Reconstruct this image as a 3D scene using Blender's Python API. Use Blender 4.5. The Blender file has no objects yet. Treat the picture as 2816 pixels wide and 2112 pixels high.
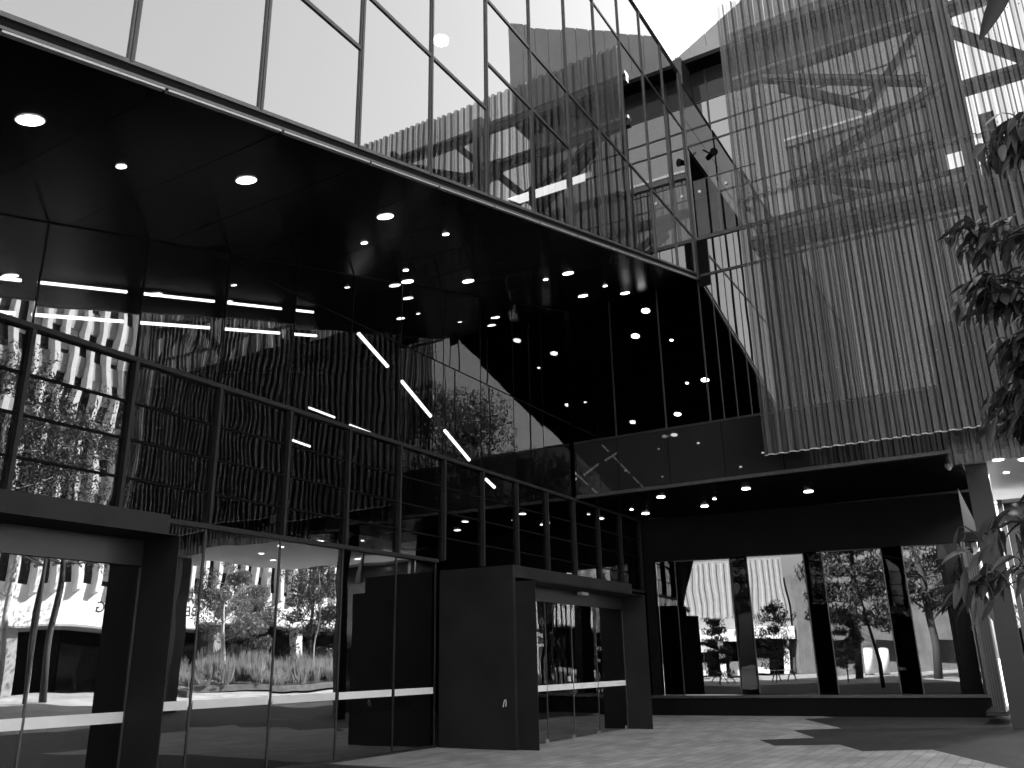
import bpy, math, random
import numpy as np
from mathutils import Vector, Matrix
random.seed(7); rng = np.random.default_rng(7)
scene = bpy.context.scene
col = scene.collection
R = math.radians
# ------------------------------------------------------------------ camera
cd = bpy.data.cameras.new('camera'); cam = bpy.data.objects.new('camera', cd); col.objects.link(cam)
cd.lens = 36 * 2366 / 2816; cd.sensor_width = 36; cd.clip_end = 3000; cd.clip_start = 0.05
def cam_axes(p, r, yaw):
    F = Vector((0, math.cos(p), math.sin(p))); U = Vector((0, -math.sin(p), math.cos(p))); X = Vector((1, 0, 0))
    X2 = math.cos(r) * X + math.sin(r) * U; U2 = -math.sin(r) * X + math.cos(r) * U
    Q = Matrix.Rotation(yaw, 3, 'Z')
    return Q @ X2, Q @ U2, Q @ F
cx_, cu_, cf_ = cam_axes(R(18.0), R(-1.09), R(30.7))
M4 = Matrix((cx_, cu_, -cf_)).transposed().to_4x4(); M4.translation = (0, 0, 1.6)
cam.matrix_world = M4
scene.camera = cam
# ------------------------------------------------------------------ sky, sun, exposure
SUN_AZ, SUN_EL = -48.0, 44.0
world = bpy.data.worlds.new("World"); scene.world = world; world.use_nodes = True
nt = world.node_tree; bg = nt.nodes['Background']
sky = nt.nodes.new('ShaderNodeTexSky'); sky.sky_type = 'NISHITA'; sky.sun_disc = False
sky.air_density = 1.6; sky.dust_density = 2.0; sky.sun_elevation = R(SUN_EL); sky.sun_rotation = R(SUN_AZ % 360)
sep = nt.nodes.new('ShaderNodeSeparateColor'); nt.links.new(sky.outputs[0], sep.inputs[0])
nt.links.new(sep.outputs[2], bg.inputs[0])          # blue-sensitive black and white film
bg.inputs[1].default_value = 0.05
sd = bpy.data.lights.new('sun', 'SUN'); sd.energy = 5.0; sd.angle = R(0.5); sd.color = (1, 1, 1)
sun = bpy.data.objects.new('sun', sd); col.objects.link(sun)
sdir = Vector((math.sin(R(SUN_AZ)) * math.cos(R(SUN_EL)), math.cos(R(SUN_AZ)) * math.cos(R(SUN_EL)), math.sin(R(SUN_EL))))
sun.rotation_euler = sdir.to_track_quat('Z', 'Y').to_euler()
scene.view_settings.view_transform = 'Standard'; scene.view_settings.look = 'None'
scene.view_settings.gamma = 1; scene.view_settings.exposure = 3.2
scene.cycles.max_bounces = 12; scene.cycles.transparent_max_bounces = 24; scene.cycles.glossy_bounces = 6
scene.cycles.caustics_reflective = False; scene.cycles.caustics_refractive = False

# ------------------------------------------------------------------ materials
def newmat(name):
    m = bpy.data.materials.new(name); m.use_nodes = True
    return m, m.node_tree.nodes, m.node_tree.links
def plain(name, g, rough=.6, var=.12, scale=3, metal=0, spec=.5, bump=0, bscale=40):
    m, n, l = newmat(name); p = n['Principled BSDF']
    p.inputs['Roughness'].default_value = rough; p.inputs['Metallic'].default_value = metal
    p.inputs['Specular IOR Level'].default_value = spec
    geo = n.new('ShaderNodeNewGeometry'); nz = n.new('ShaderNodeTexNoise'); nz.inputs['Scale'].default_value = scale
    nz.inputs['Detail'].default_value = 6
    l.new(geo.outputs['Position'], nz.inputs['Vector'])
    mr = n.new('ShaderNodeMapRange'); mr.inputs[1].default_value = .3; mr.inputs[2].default_value = .7
    mr.inputs[3].default_value = g * (1 - var); mr.inputs[4].default_value = g * (1 + var)
    l.new(nz.outputs[0], mr.inputs[0]); l.new(mr.outputs[0], p.inputs['Base Color'])
    if bump:
        n2 = n.new('ShaderNodeTexNoise'); n2.inputs['Scale'].default_value = bscale; n2.inputs['Detail'].default_value = 4
        l.new(geo.outputs['Position'], n2.inputs['Vector'])
        b = n.new('ShaderNodeBump'); b.inputs['Strength'].default_value = bump; b.inputs['Distance'].default_value = .02
        l.new(n2.outputs[0], b.inputs['Height']); l.new(b.outputs[0], p.inputs['Normal'])
    return m
def glass(name, r0, ior, tint, amp, wscale, refl=.95, tilt=.004):
    """coated architectural glass: mirror share rises towards grazing, the rest looks through a dark tint"""
    m, n, l = newmat(name); n.remove(n['Principled BSDF']); out = n['Material Output']
    geo = n.new('ShaderNodeNewGeometry')
    nz = n.new('ShaderNodeTexNoise'); nz.inputs['Scale'].default_value = wscale; nz.inputs['Detail'].default_value = 1
    l.new(geo.outputs['Position'], nz.inputs['Vector'])
    s = n.new('ShaderNodeVectorMath'); s.operation = 'SUBTRACT'; s.inputs[1].default_value = (.5, .5, .5)
    l.new(nz.outputs[1], s.inputs[0])
    sc = n.new('ShaderNodeVectorMath'); sc.operation = 'SCALE'; sc.inputs['Scale'].default_value = amp; l.new(s.outputs[0], sc.inputs[0])
    ad = n.new('ShaderNodeVectorMath'); ad.operation = 'ADD'; l.new(sc.outputs[0], ad.inputs[0]); l.new(geo.outputs['Normal'], ad.inputs[1])
    oi = n.new('ShaderNodeObjectInfo'); wn = n.new('ShaderNodeTexWhiteNoise'); wn.noise_dimensions = '1D'; l.new(oi.outputs['Random'], wn.inputs['W'])
    s2 = n.new('ShaderNodeVectorMath'); s2.operation = 'SUBTRACT'; s2.inputs[1].default_value = (.5, .5, .5); l.new(wn.outputs['Color'], s2.inputs[0])
    c2 = n.new('ShaderNodeVectorMath'); c2.operation = 'SCALE'; c2.inputs['Scale'].default_value = tilt; l.new(s2.outputs[0], c2.inputs[0])
    a2 = n.new('ShaderNodeVectorMath'); a2.operation = 'ADD'; l.new(ad.outputs[0], a2.inputs[0]); l.new(c2.outputs[0], a2.inputs[1])
    no = n.new('ShaderNodeVectorMath'); no.operation = 'NORMALIZE'; l.new(a2.outputs[0], no.inputs[0])
    fr = n.new('ShaderNodeFresnel'); fr.inputs[0].default_value = ior
    mr = n.new('ShaderNodeMapRange'); mr.inputs[3].default_value = r0; mr.inputs[4].default_value = 1; l.new(fr.outputs[0], mr.inputs[0])
    gl = n.new('ShaderNodeBsdfGlossy'); gl.inputs['Roughness'].default_value = 0; gl.inputs['Color'].default_value = (refl,) * 3 + (1,)
    l.new(no.outputs[0], gl.inputs['Normal'])
    tr = n.new('ShaderNodeBsdfTransparent'); tr.inputs[0].default_value = (tint,) * 3 + (1,)
    mx = n.new('ShaderNodeMixShader'); l.new(mr.outputs[0], mx.inputs[0]); l.new(tr.outputs[0], mx.inputs[1]); l.new(gl.outputs[0], mx.inputs[2])
    cl = n.new('ShaderNodeBsdfTransparent'); bf = n.new('ShaderNodeMixShader')      # the inner face of the pane adds nothing of its own
    l.new(geo.outputs['Backfacing'], bf.inputs[0]); l.new(mx.outputs[0], bf.inputs[1]); l.new(cl.outputs[0], bf.inputs[2])
    l.new(bf.outputs[0], out.inputs[0])
    return m
def emit(name, s):
    m, n, l = newmat(name); p = n['Principled BSDF']; p.inputs['Base Color'].default_value = (.8, .8, .8, 1)
    p.inputs['Emission Color'].default_value = (1, 1, 1, 1); p.inputs['Emission Strength'].default_value = s
    return m
def paver(name, g, joint, sx, sy, rough=.7):
    m, n, l = newmat(name); p = n['Principled BSDF']; p.inputs['Roughness'].default_value = rough
    p.inputs['Specular IOR Level'].default_value = .3
    geo = n.new('ShaderNodeNewGeometry')
    mp = n.new('ShaderNodeMapping'); mp.inputs['Rotation'].default_value = (0, 0, R(90)); l.new(geo.outputs['Position'], mp.inputs[0])
    br = n.new('ShaderNodeTexBrick'); br.inputs['Scale'].default_value = 1
    br.inputs['Brick Width'].default_value = sx; br.inputs['Row Height'].default_value = sy
    br.inputs['Mortar Size'].default_value = .006; br.inputs['Mortar Smooth'].default_value = .4
    br.inputs['Color1'].default_value = (g * .82,) * 3 + (1,); br.inputs['Color2'].default_value = (g * 1.12,) * 3 + (1,)
    br.inputs['Mortar'].default_value = (joint,) * 3 + (1,)
    l.new(mp.outputs[0], br.inputs[0])
    nz = n.new('ShaderNodeTexNoise'); nz.inputs['Scale'].default_value = .9; nz.inputs['Detail'].default_value = 8; nz.inputs['Roughness'].default_value = .7
    l.new(geo.outputs['Position'], nz.inputs['Vector'])
    mr = n.new('ShaderNodeMapRange'); mr.inputs[1].default_value = .3; mr.inputs[2].default_value = .7; mr.inputs[3].default_value = .62; mr.inputs[4].default_value = 1.12
    l.new(nz.outputs[0], mr.inputs[0])
    mx = n.new('ShaderNodeMix'); mx.data_type = 'RGBA'; mx.blend_type = 'MULTIPLY'; mx.inputs[0].default_value = 1
    l.new(br.outputs[0], mx.inputs[6]); l.new(mr.outputs[0], mx.inputs[7]); l.new(mx.outputs[2], p.inputs['Base Color'])
    vo = n.new('ShaderNodeTexVoronoi'); vo.inputs['Scale'].default_value = 2.6; l.new(geo.outputs['Position'], vo.inputs['Vector'])     # old chewing-gum spots
    sp = n.new('ShaderNodeMapRange'); sp.inputs[1].default_value = .05; sp.inputs[2].default_value = .075; sp.inputs[3].default_value = .55; sp.inputs[4].default_value = 1
    l.new(vo.outputs['Distance'], sp.inputs[0])
    m2 = n.new('ShaderNodeMix'); m2.data_type = 'RGBA'; m2.blend_type = 'MULTIPLY'; m2.inputs[0].default_value = 1
    l.new(mx.outputs[2], m2.inputs[6]); l.new(sp.outputs[0], m2.inputs[7]); l.new(m2.outputs[2], p.inputs['Base Color'])
    n2 = n.new('ShaderNodeTexNoise'); n2.inputs['Scale'].default_value = 60; l.new(geo.outputs['Position'], n2.inputs['Vector'])
    b = n.new('ShaderNodeBump'); b.inputs['Strength'].default_value = .25; b.inputs['Distance'].default_value = .01
    l.new(n2.outputs[0], b.inputs['Height']); l.new(b.outputs[0], p.inputs['Normal'])
    return m
def leafmat(name, g, trans=.25):
    m, n, l = newmat(name); p = n['Principled BSDF']; p.inputs['Roughness'].default_value = .42
    p.inputs['Specular IOR Level'].default_value = .5
    geo = n.new('ShaderNodeNewGeometry')
    mr = n.new('ShaderNodeMapRange'); mr.inputs[3].default_value = g * .55; mr.inputs[4].default_value = g * 1.5
    l.new(geo.outputs['Random Per Island'], mr.inputs[0]); l.new(mr.outputs[0], p.inputs['Base Color'])
    t = n.new('ShaderNodeBsdfTranslucent'); t.inputs[0].default_value = (g * 1.3,) * 3 + (1,)
    mx = n.new('ShaderNodeMixShader'); mx.inputs[0].default_value = trans
    l.new(p.outputs[0], mx.inputs[1]); l.new(t.outputs[0], mx.inputs[2]); l.new(mx.outputs[0], n['Material Output'].inputs[0])
    return m
def screenmat(name, g, open_, var=.25):
    """thin fluted translucent sheeting: partly clear, partly milky, with a sheen that grows at grazing angles"""
    m, n, l = newmat(name); n.remove(n['Principled BSDF'])
    d = n.new('ShaderNodeBsdfDiffuse'); d.inputs[0].default_value = (g,) * 3 + (1,)
    t = n.new('ShaderNodeBsdfTranslucent'); t.inputs[0].default_value = (g,) * 3 + (1,)
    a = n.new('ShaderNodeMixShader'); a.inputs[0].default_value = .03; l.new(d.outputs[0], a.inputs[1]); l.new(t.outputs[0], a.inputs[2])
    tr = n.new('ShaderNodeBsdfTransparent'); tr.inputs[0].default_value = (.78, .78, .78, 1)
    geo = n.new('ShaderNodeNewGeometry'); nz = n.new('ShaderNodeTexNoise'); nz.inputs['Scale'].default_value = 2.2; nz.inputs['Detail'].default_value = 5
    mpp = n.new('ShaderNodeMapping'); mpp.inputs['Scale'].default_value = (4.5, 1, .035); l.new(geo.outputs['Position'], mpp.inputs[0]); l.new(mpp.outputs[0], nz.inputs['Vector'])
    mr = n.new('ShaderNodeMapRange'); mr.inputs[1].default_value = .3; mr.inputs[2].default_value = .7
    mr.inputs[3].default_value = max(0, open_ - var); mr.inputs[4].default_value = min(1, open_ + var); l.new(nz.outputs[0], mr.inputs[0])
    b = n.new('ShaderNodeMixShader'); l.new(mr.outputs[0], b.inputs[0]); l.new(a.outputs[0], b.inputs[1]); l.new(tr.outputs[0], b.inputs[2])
    gl = n.new('ShaderNodeBsdfGlossy'); gl.inputs['Roughness'].default_value = .15; gl.inputs[0].default_value = (.36, .36, .36, 1)
    fr = n.new('ShaderNodeFresnel'); fr.inputs[0].default_value = 1.45
    c = n.new('ShaderNodeMixShader'); l.new(fr.outputs[0], c.inputs[0]); l.new(b.outputs[0], c.inputs[1]); l.new(gl.outputs[0], c.inputs[2])
    l.new(c.outputs[0], n['Material Output'].inputs[0])
    return m
G_UP = glass('coated facade glass', .33, 1.7, .30, .005, .7, .95, .007)
G_LO = glass('dark curtain wall glass', .085, 1.5, .28, .010, 1.3, .95, .014)
G_LO2 = glass('more mirroring lower glass', .17, 1.5, .28, .008, 1.1, .95, .012)  # mirror share raised over the dark glass to brighten its reflections
G_BK = glass('back wall glass', .28, 1.7, .25, .005, .8)
G_WIN = glass('shopfront glass', .15, 1.5, .25, .006, .7)
G_TERR = glass('terrace glass', .24, 1.6, .3, .003, .6)
G_CLEAR = glass('clear balustrade glass', .06, 1.45, .85, .001, .6)
FRAME = plain('anodised frame', .075, .35, .15, 6, .3)
FRAME_D = plain('dark frame', .018, .35, .1, 6)
RAIL = plain('grey wall rail', .024, .5, .15, 6, 0, .15)
BLACK = plain('black joint', .005, .6, .1, 3, 0, .05)
SOFFIT = plain('polished black soffit', .004, .2, .2, 1.5, 0, .025)
PORTAL = plain('charcoal portal steel', .022, .6, .25, 1.1, 0, .12, .05, 90)
EDGE = plain('bright edge flashing', .34, .4, .1, 5, .4)
SPAND = plain('grey spandrel glass', .022, .02, .08, .8, 0, .35)
DARKWALL = plain('dark recess wall', .006, .6, .2, 1.2, 0, .08)
STRIP = plain('frosted strip', .72, .6, .05, 2)
CONC = plain('pale concrete', .62, .8, .10, 1.5, 0, .3, .1, 25)
WHITEW = plain('white painted render', .78, .75, .06, .8, 0, .3)
GREYW = plain('grey panel', .30, .6, .1, 2)
CLAD = plain('zinc cladding', .21, .45, .10, .7, .3)
STEEL = plain('painted steel', .075, .5, .1, 3)
STEEL_L = plain('pale painted steel', .42, .5, .08, 3)
DARKI = plain('dark interior', .012, .8, .1, 3, 0, .05)
CEILW = plain('white ceiling', .55, .5, .04, 1)
SCREEN = screenmat('fluted translucent sheet', .12, .45)
SCREEN2 = screenmat('inner fluted sheet', .10, .3)
FOLD_M = screenmat('darkened fold of fluted sheet', .035, .12, .06)  # grazing-angle darkness of the flanks put into a darker, less open copy
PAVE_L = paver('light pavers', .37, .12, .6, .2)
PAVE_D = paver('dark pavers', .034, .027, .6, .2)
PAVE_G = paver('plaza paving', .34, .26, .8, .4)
LEAF_FG = leafmat('glossy drooping leaf', .042, .25)
LEAF_T = leafmat('tree leaf', .14, .3)
LEAF_D = leafmat('dark tree leaf', .05, .2)
LEAF_S = leafmat('shrub leaf', .27, .3)
BARK = plain('dark bark', .06, .9, .3, 12, 0, .2, .5, 40)
BARK_W = plain('pale gum bark', .5, .8, .25, 5, 0, .2, .2, 20)
LAMP = emit('lamp diffuser', 2.4)
TUBE = emit('tube lamp', .9)
LAMP_DIM = emit('interior lamp', 3.2)
DARKWIN = plain('dark window', .012, .08, .1, 1)
BRICK = paver('pale brick', .19, .12, .24, .08)
CHROME = plain('brushed steel', .65, .25, .05, 4, .9)
WHITE_LET = plain('white lettering', .8, .5, .02)
DARK_LET = plain('dark lettering', .05, .5, .02)
SHADE = plain('canvas', .35, .8, .1)

# ------------------------------------------------------------------ mesh helpers
class MB:
    def __init__(s): s.v = []; s.f = []
    def add(s, vs, fs):
        o = len(s.v); s.v += [tuple(p) for p in vs]; s.f += [tuple(i + o for i in f) for f in fs]; return s
    def box(s, x0, x1, y0, y1, z0, z1):
        x0, x1 = sorted((x0, x1)); y0, y1 = sorted((y0, y1)); z0, z1 = sorted((z0, z1))
        return s.add([(x0, y0, z0), (x1, y0, z0), (x1, y1, z0), (x0, y1, z0), (x0, y0, z1), (x1, y0, z1), (x1, y1, z1), (x0, y1, z1)],
                     [(0, 3, 2, 1), (4, 5, 6, 7), (0, 1, 5, 4), (1, 2, 6, 5), (2, 3, 7, 6), (3, 0, 4, 7)])
    def prism(s, poly, axis, a, b):
        """poly: 2-D points in the two other axes, extruded along axis from a to b"""
        def mk(p, t):
            return {0: (t, p[0], p[1]), 1: (p[0], t, p[1]), 2: (p[0], p[1], t)}[axis]
        n = len(poly); vs = [mk(p, a) for p in poly] + [mk(p, b) for p in poly]
        fs = [tuple(range(n))[::-1], tuple(range(n, 2 * n))] + [(i, (i + 1) % n, n + (i + 1) % n, n + i) for i in range(n)]
        area = sum(poly[i][0] * poly[(i + 1) % n][1] - poly[(i + 1) % n][0] * poly[i][1] for i in range(n)) * (b - a)
        if (area < 0) != (axis == 1): fs = [f[::-1] for f in fs]
        return s.add(vs, fs)
    def tube(s, pts, rads, k=8, cap=True):
        pts = [Vector(p) for p in pts]
        if not hasattr(rads, '__len__'): rads = [rads] * len(pts)
        o = len(s.v); up = Vector((.13, .31, .94))
        for i, p in enumerate(pts):
            t = (pts[min(i + 1, len(pts) - 1)] - pts[max(i - 1, 0)]).normalized()
            u = t.cross(up); u = u.normalized() if u.length > 1e-4 else Vector((1, 0, 0)); w = u.cross(t)
            for j in range(k):
                a = 2 * math.pi * j / k; s.v.append(tuple(p + rads[i] * (math.cos(a) * u + math.sin(a) * w)))
        for i in range(len(pts) - 1):
            for j in range(k):
                s.f.append((o + i * k + j, o + i * k + (j + 1) % k, o + (i + 1) * k + (j + 1) % k, o + (i + 1) * k + j))
        if cap:
            s.f.append(tuple(o + j for j in range(k))[::-1]); e = o + (len(pts) - 1) * k; s.f.append(tuple(e + j for j in range(k)))
        return s
    def bar(s, a, b, w, d, n=(0, 1, 0)):
        """square bar from a to b, width w in the plane square to n, depth d along n"""
        a, b, n = Vector(a), Vector(b), Vector(n).normalized(); t = (b - a).normalized(); u = t.cross(n).normalized()
        vs = []
        for p in (a, b):
            for q in ((-1, -1), (1, -1), (1, 1), (-1, 1)): vs.append(tuple(p + u * q[0] * w / 2 + n * q[1] * d / 2))
        return s.add(vs, [(0, 1, 2, 3), (7, 6, 5, 4), (0, 4, 5, 1), (1, 5, 6, 2), (2, 6, 7, 3), (3, 7, 4, 0)])
    def build(s, name, mat, parent=None, smooth=False):
        me = bpy.data.meshes.new(name); me.from_pydata(s.v, [], s.f); me.update()
        me.materials.append(mat)
        if smooth: me.polygons.foreach_set('use_smooth', [True] * len(me.polygons))
        o = bpy.data.objects.new(name, me); col.objects.link(o)
        if parent: o.parent = parent
        return o
def tag(o, label, cat, group=None, kind=None):
    o['label'] = label; o['category'] = cat
    if group: o['group'] = group
    if kind: o['kind'] = kind
    return o
def thing(name, label, cat, group=None, loc=(0, 0, 0)):
    o = bpy.data.objects.new(name, None); col.objects.link(o); o.location = loc; o.empty_display_size = .2
    return tag(o, label, cat, group)
def struct(o): o['kind'] = 'structure'; return o
def text(name, body, size, loc, rot, mat, parent, ext=.004, align='RIGHT'):
    cu = bpy.data.curves.new(name, 'FONT'); cu.body = body; cu.size = size; cu.extrude = ext; cu.align_x = align; cu.resolution_u = 3
    t = bpy.data.objects.new(name + '_tmp', cu); col.objects.link(t)
    dg = bpy.context.evaluated_depsgraph_get(); me = bpy.data.meshes.new_from_object(t.evaluated_get(dg))
    bpy.data.objects.remove(t); me.materials.clear(); me.materials.append(mat)
    o = bpy.data.objects.new(name, me); col.objects.link(o); o.location = loc; o.rotation_euler = rot
    if parent: o.parent = parent
    return o

# ------------------------------------------------------------------ key dimensions (metres; the glass wall runs along +Y)
XW, XF, YB = -11.13, -6.87, 22.2
ZA, ZB, ZC = 6.06, 3.74, 8.33
def zs(y): return 11.97 - .266 * (YB - y)          # underside of the sloping soffit
ZT = 18.9
Y0 = -4.0

# ------------------------------------------------------------------ ground
def gz(x): 
    t = min(1, max(0, (x - 9) / 15)); return .9 * t * t * (3 - 2 * t)
b = MB(); xs = [-400, -60, -12, 0, 9, 10, 12, 14, 16, 18, 20, 22, 24, 27, 60, 400]; ys = [-400, -60, 0, 30, 60, 400]
for x in xs:
    for y in ys: b.v.append((x, y, gz(x)))
for i in range(len(xs) - 1):
    for j in range(len(ys) - 1):
        k = i * len(ys) + j; b.f.append((k, k + len(ys), k + len(ys) + 1, k + 1))
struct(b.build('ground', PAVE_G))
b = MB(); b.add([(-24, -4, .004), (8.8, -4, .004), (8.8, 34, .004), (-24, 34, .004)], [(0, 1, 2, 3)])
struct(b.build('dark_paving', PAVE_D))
zig = [(-11.1, 12.2), (1.0, 12.2), (-.91, 15.62), (-2.17, 18.05), (-3.22, 17.37), (-3.83, 18.5), (-4.91, 17.88), (-5.55, 19.08), (-4.6, 19.89),
       (-5.52, 21.77), (-4.6, 22.67), (-6.24, 25.87), (-5.54, 26.54), (-6.0, 27.1), (-11.1, 27.1)]
b = MB(); b.add([(x, y, .008) for x, y in zig], [tuple(range(len(zig)))])
struct(b.build('light_paving', PAVE_L))

# ------------------------------------------------------------------ overhanging upper storey (soffit, roof, end walls)
ups = thing('overhanging_storey', 'black overhanging upper storey whose sloping soffit carries the round downlights', 'building')
sp_y = [Y0, -1.8, -.2, 1.4, 3.0, 4.65, 6.25, 7.85, 9.45, 11.05, 12.65, 14.25, 15.85, 17.45, 19.05, 20.65, YB]
for a, c in zip(sp_y[:-1], sp_y[1:]):
    g = .006
    MB().prism([(a + g, zs(a + g)), (c - g, zs(c - g)), (c - g, zs(c - g) + .05), (a + g, zs(a + g) + .05)], 0, XW + .03, XF - .03).build('soffit_panel', SOFFIT, ups)
MB().prism([(Y0, zs(Y0) + .06), (24.0, zs(24.0) + .06), (24.0, zs(24) + .3), (Y0, zs(Y0) + .3)], 0, -22, XF - .05).build('floor_slab', BLACK, ups)
MB().box(-22, XF - .03, Y0, 25.2, ZT - .25, ZT - .05).build('roof', DARKI, ups)
MB().box(-14, -7.45, 24.3, 25.2, ZT - .04, 21.32).build('sky_gap_filler', FRAME_D, ups)  # dark box added to block the sky showing below the fascia
MB().box(-22.2, -22, Y0, 27.6, 0, ZT - .05).build('rear_wall', DARKI, ups)
MB().box(-22, XF - .03, Y0 - .2, Y0, 0, ZT - .05).build('end_wall', FRAME_D, ups)
MB().box(-22, XW, 27.6, 27.8, 0, 10).build('end_wall', DARKI, ups)

# ------------------------------------------------------------------ upper facade
fac = thing('upper_facade', 'bright mirror-glass facade above the dark soffit with slanting bottom edge', 'glass facade')
YF = [Y0, -2.3, -.7, .95, 2.6, 4.23, 5.9, 7.6, 9.24, 10.87, 12.49, 14.1, 15.7, 17.27, 18.83, 20.43, 21.95]
def levels(i):
    y = YF[i]
    L = [13.25, 16.85]
    if y < 0: L = [7.9, 10.4] + L
    elif y < 5.8: L = [8.85, 11.0] + L if y < 4 else [9.85, 11.6] + L
    elif y < 7.5: L = [9.85] + L
    elif y < 10.8: L = [10.85] + L
    elif y < 14: L = [11.84] + L
    return L
for i in range(len(YF) - 1):
    a, c = YF[i], YF[i + 1]; g = .02
    zb = lambda y: zs(y) + .20
    L = levels(i) + [ZT]
    prev = None
    for k, z in enumerate(L):
        lo = [(a + g, zb(a + g)), (c - g, zb(c - g))] if prev is None else [(a + g, prev + .02), (c - g, prev + .02)]
        if prev is None and z < zb(c) + .1: continue
        MB().prism(lo + [(c - g, z - .02), (a + g, z - .02)], 0, XF - .03, XF).build('glass_pane', G_UP, fac)
        if z < ZT: MB().box(XF - .05, XF + .022, a + .035, c - .035, z - .03, z + .03).build('transom', FRAME_D, fac)
        prev = z
for i, y in enumerate(YF):
    w = .036
    MB().prism([(y - w, zs(y - w) + .17), (y + w, zs(y + w) + .17), (y + w, ZT), (y - w, ZT)], 0, XF - .08, XF + .024).build('mullion', FRAME, fac)
    MB().prism([(y - w * .45, zs(y - w * .45) + .175), (y + w * .45, zs(y + w * .45) + .175), (y + w * .45, ZT - .01), (y - w * .45, ZT - .01)], 0, XF + .0245, XF + .036).build('mullion_cap', FRAME_D, fac)
def slope_bar(y0, y1, d0, d1, x0, x1): return MB().prism([(y0, zs(y0) + d0), (y1, zs(y1) + d0), (y1, zs(y1) + d1), (y0, zs(y0) + d1)], 0, x0, x1)
slope_bar(Y0, 21.97, .15, .2, XF - .05, XF + .028).build('sill_frame', FRAME, fac)
slope_bar(Y0, 21.97, .055, .148, XF - .05, XF + .004).build('sill_channel', BLACK, fac)
slope_bar(Y0, 21.97, .02, .053, XF - .05, XF + .03).build('sill_frame', FRAME, fac)
for a, c in zip(sp_y[:-1], sp_y[1:]):
    slope_bar(a + .02, min(c, 21.97) - .02, -.012, .012, XF - .027, XF + .034).build('edge_flashing', EDGE, fac)
MB().box(XF - .12, XF + .05, Y0, 21.97, ZT, ZT + .05).build('parapet_cap', FRAME, fac)
MB().box(XF - .06, XF + .045, 21.98, 22.14, zs(22) + .02, ZT + .02).build('corner_mullion', FRAME, fac)
lamp = thing('interior_ceiling_lamp', 'single round ceiling lamp glowing behind the bright upper facade glass', 'ceiling lamp', loc=(-9.4, 13.0, 14.9))
MB().tube([(0, 0, 0), (0, 0, .05)], .17, 24).build('lamp_disc', LAMP_DIM, lamp)
MB().tube([(0, 0, .05), (0, 0, .08)], .2, 24).build('lamp_rim', FRAME_D, lamp)
MB().tube([(0, 0, .08), (0, 0, 3.7)], .012, 6).build('lamp_rod', FRAME_D, lamp)

# wing of the upper storey beside the terrace
wing = thing('terrace_wing', 'smooth polished metal end wing of the upper storey beside the terrace', 'wall')
MB().box(-10, XF - .01, YB, 25.2, 16.45, 17.40).build('wing_panel', plain('polished wing metal', .10, .12, .05, 1, .6), wing)
MB().box(-10, XF - .01, YB, 25.2, 17.43, 18.6).build('wing_panel', bpy.data.materials['polished wing metal'], wing)
MB().box(-10, XF - .05, YB, 25.2, 16.35, 16.44).build('wing_soffit', BLACK, wing)
MB().box(-9.9, XF - .06, YB + .3, 25.2, 18.601, 18.64).build('wing_cap', FRAME_D, wing)

# ------------------------------------------------------------------ lower curtain wall
cw = thing('curtain_wall', 'tall dark glass curtain wall under the soffit with a grid of grey mullions', 'glass wall')
YM = [2.8 + 1.6 * k for k in range(16)]            # 2.8 ... 26.8
SUB = [ZB, 4.27, 4.84, 5.40, ZA]
cols = [(Y0, 2.8)] + list(zip(YM[:-1], YM[1:]))
def pane(poly, mat=G_LO):
    dx = 0
    return MB().prism(poly, 0, XW - .025, XW).build('glass_pane', mat, cw)
for (a, c) in cols:
    g = .012
    rows = SUB if a > 2.7 else [ZB, ZA]
    for z0, z1 in zip(rows[:-1], rows[1:]):
        pane([(a + g, z0 + .01), (c - g, z0 + .01), (c - g, z1 - .01), (a + g, z1 - .01)])
    if a < 21.9:
        c2 = min(c, YB - .03)
        if zs(a) > ZC + .1:
            pane([(a + g, ZA + .01), (c2 - g, ZA + .01), (c2 - g, ZC - .01), (a + g, ZC - .01)])
            pane([(a + g, ZC + .01), (c2 - g, ZC + .01), (c2 - g, zs(c2) - .02), (a + g, zs(a) - .02)])
        elif zs(c) > ZC:
            pane([(a + g, ZA + .01), (c2 - g, ZA + .01), (c2 - g, ZC - .01), (a + (ZC - zs(a)) / .266, ZC - .01), (a + g, zs(a) - .02)])
        elif zs(c) > ZA + .05:
            y_lo = max(a, YB - (11.97 - ZA) / .266 + .05)
            pane([(y_lo + g, ZA + .01), (c2 - g, ZA + .01), (c2 - g, zs(c2) - .02), (y_lo + g, max(zs(y_lo) - .02, ZA + .02))])
base = [(Y0, .9), (7.06, 9.2), (9.2, 10.8), (10.8, 12.4), (12.4, 14.0), (14.0, 15.36), (21.47, 23.6), (23.6, 25.2), (25.2, 27.35)]
for a, c in base:
    pane([(a + .012, .06), (c - .012, .06), (c - .012, ZB - .03), (a + .012, ZB - .03)], G_LO2 if a < 16 else G_LO)
    if 5 < a < 15: MB().box(XW + .001, XW + .004, a + .05, c - .05, 1.04, 1.165).build('frosted_strip', STRIP, cw)
    MB().box(XW - .03, XW + .012, c - .018, c + .018, .05, ZB - .03).build('lower_mullion', FRAME_D, cw)
for y in YM:
    MB().box(XW - .03, XW + .09, y - .028, y + .028, ZB + .04, ZA - .04).build('mullion', RAIL, cw)
    if y < 22: MB().prism([(y - .012, ZA + .04), (y + .012, ZA + .04), (y + .012, zs(y) - .02), (y - .012, zs(y) - .02)], 0, XW - .03, XW + .004).build('glass_joint', BLACK, cw)
for z0, z1, p, y0, y1, m in ((ZB - .035, ZB + .035, .085, 7.06, 15.36, RAIL), (ZA - .035, ZA + .035, .085, Y0, 26.9, RAIL)):
    MB().box(XW - .03, XW + p, y0, y1, z0, z1).build('rail', m, cw)
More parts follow.
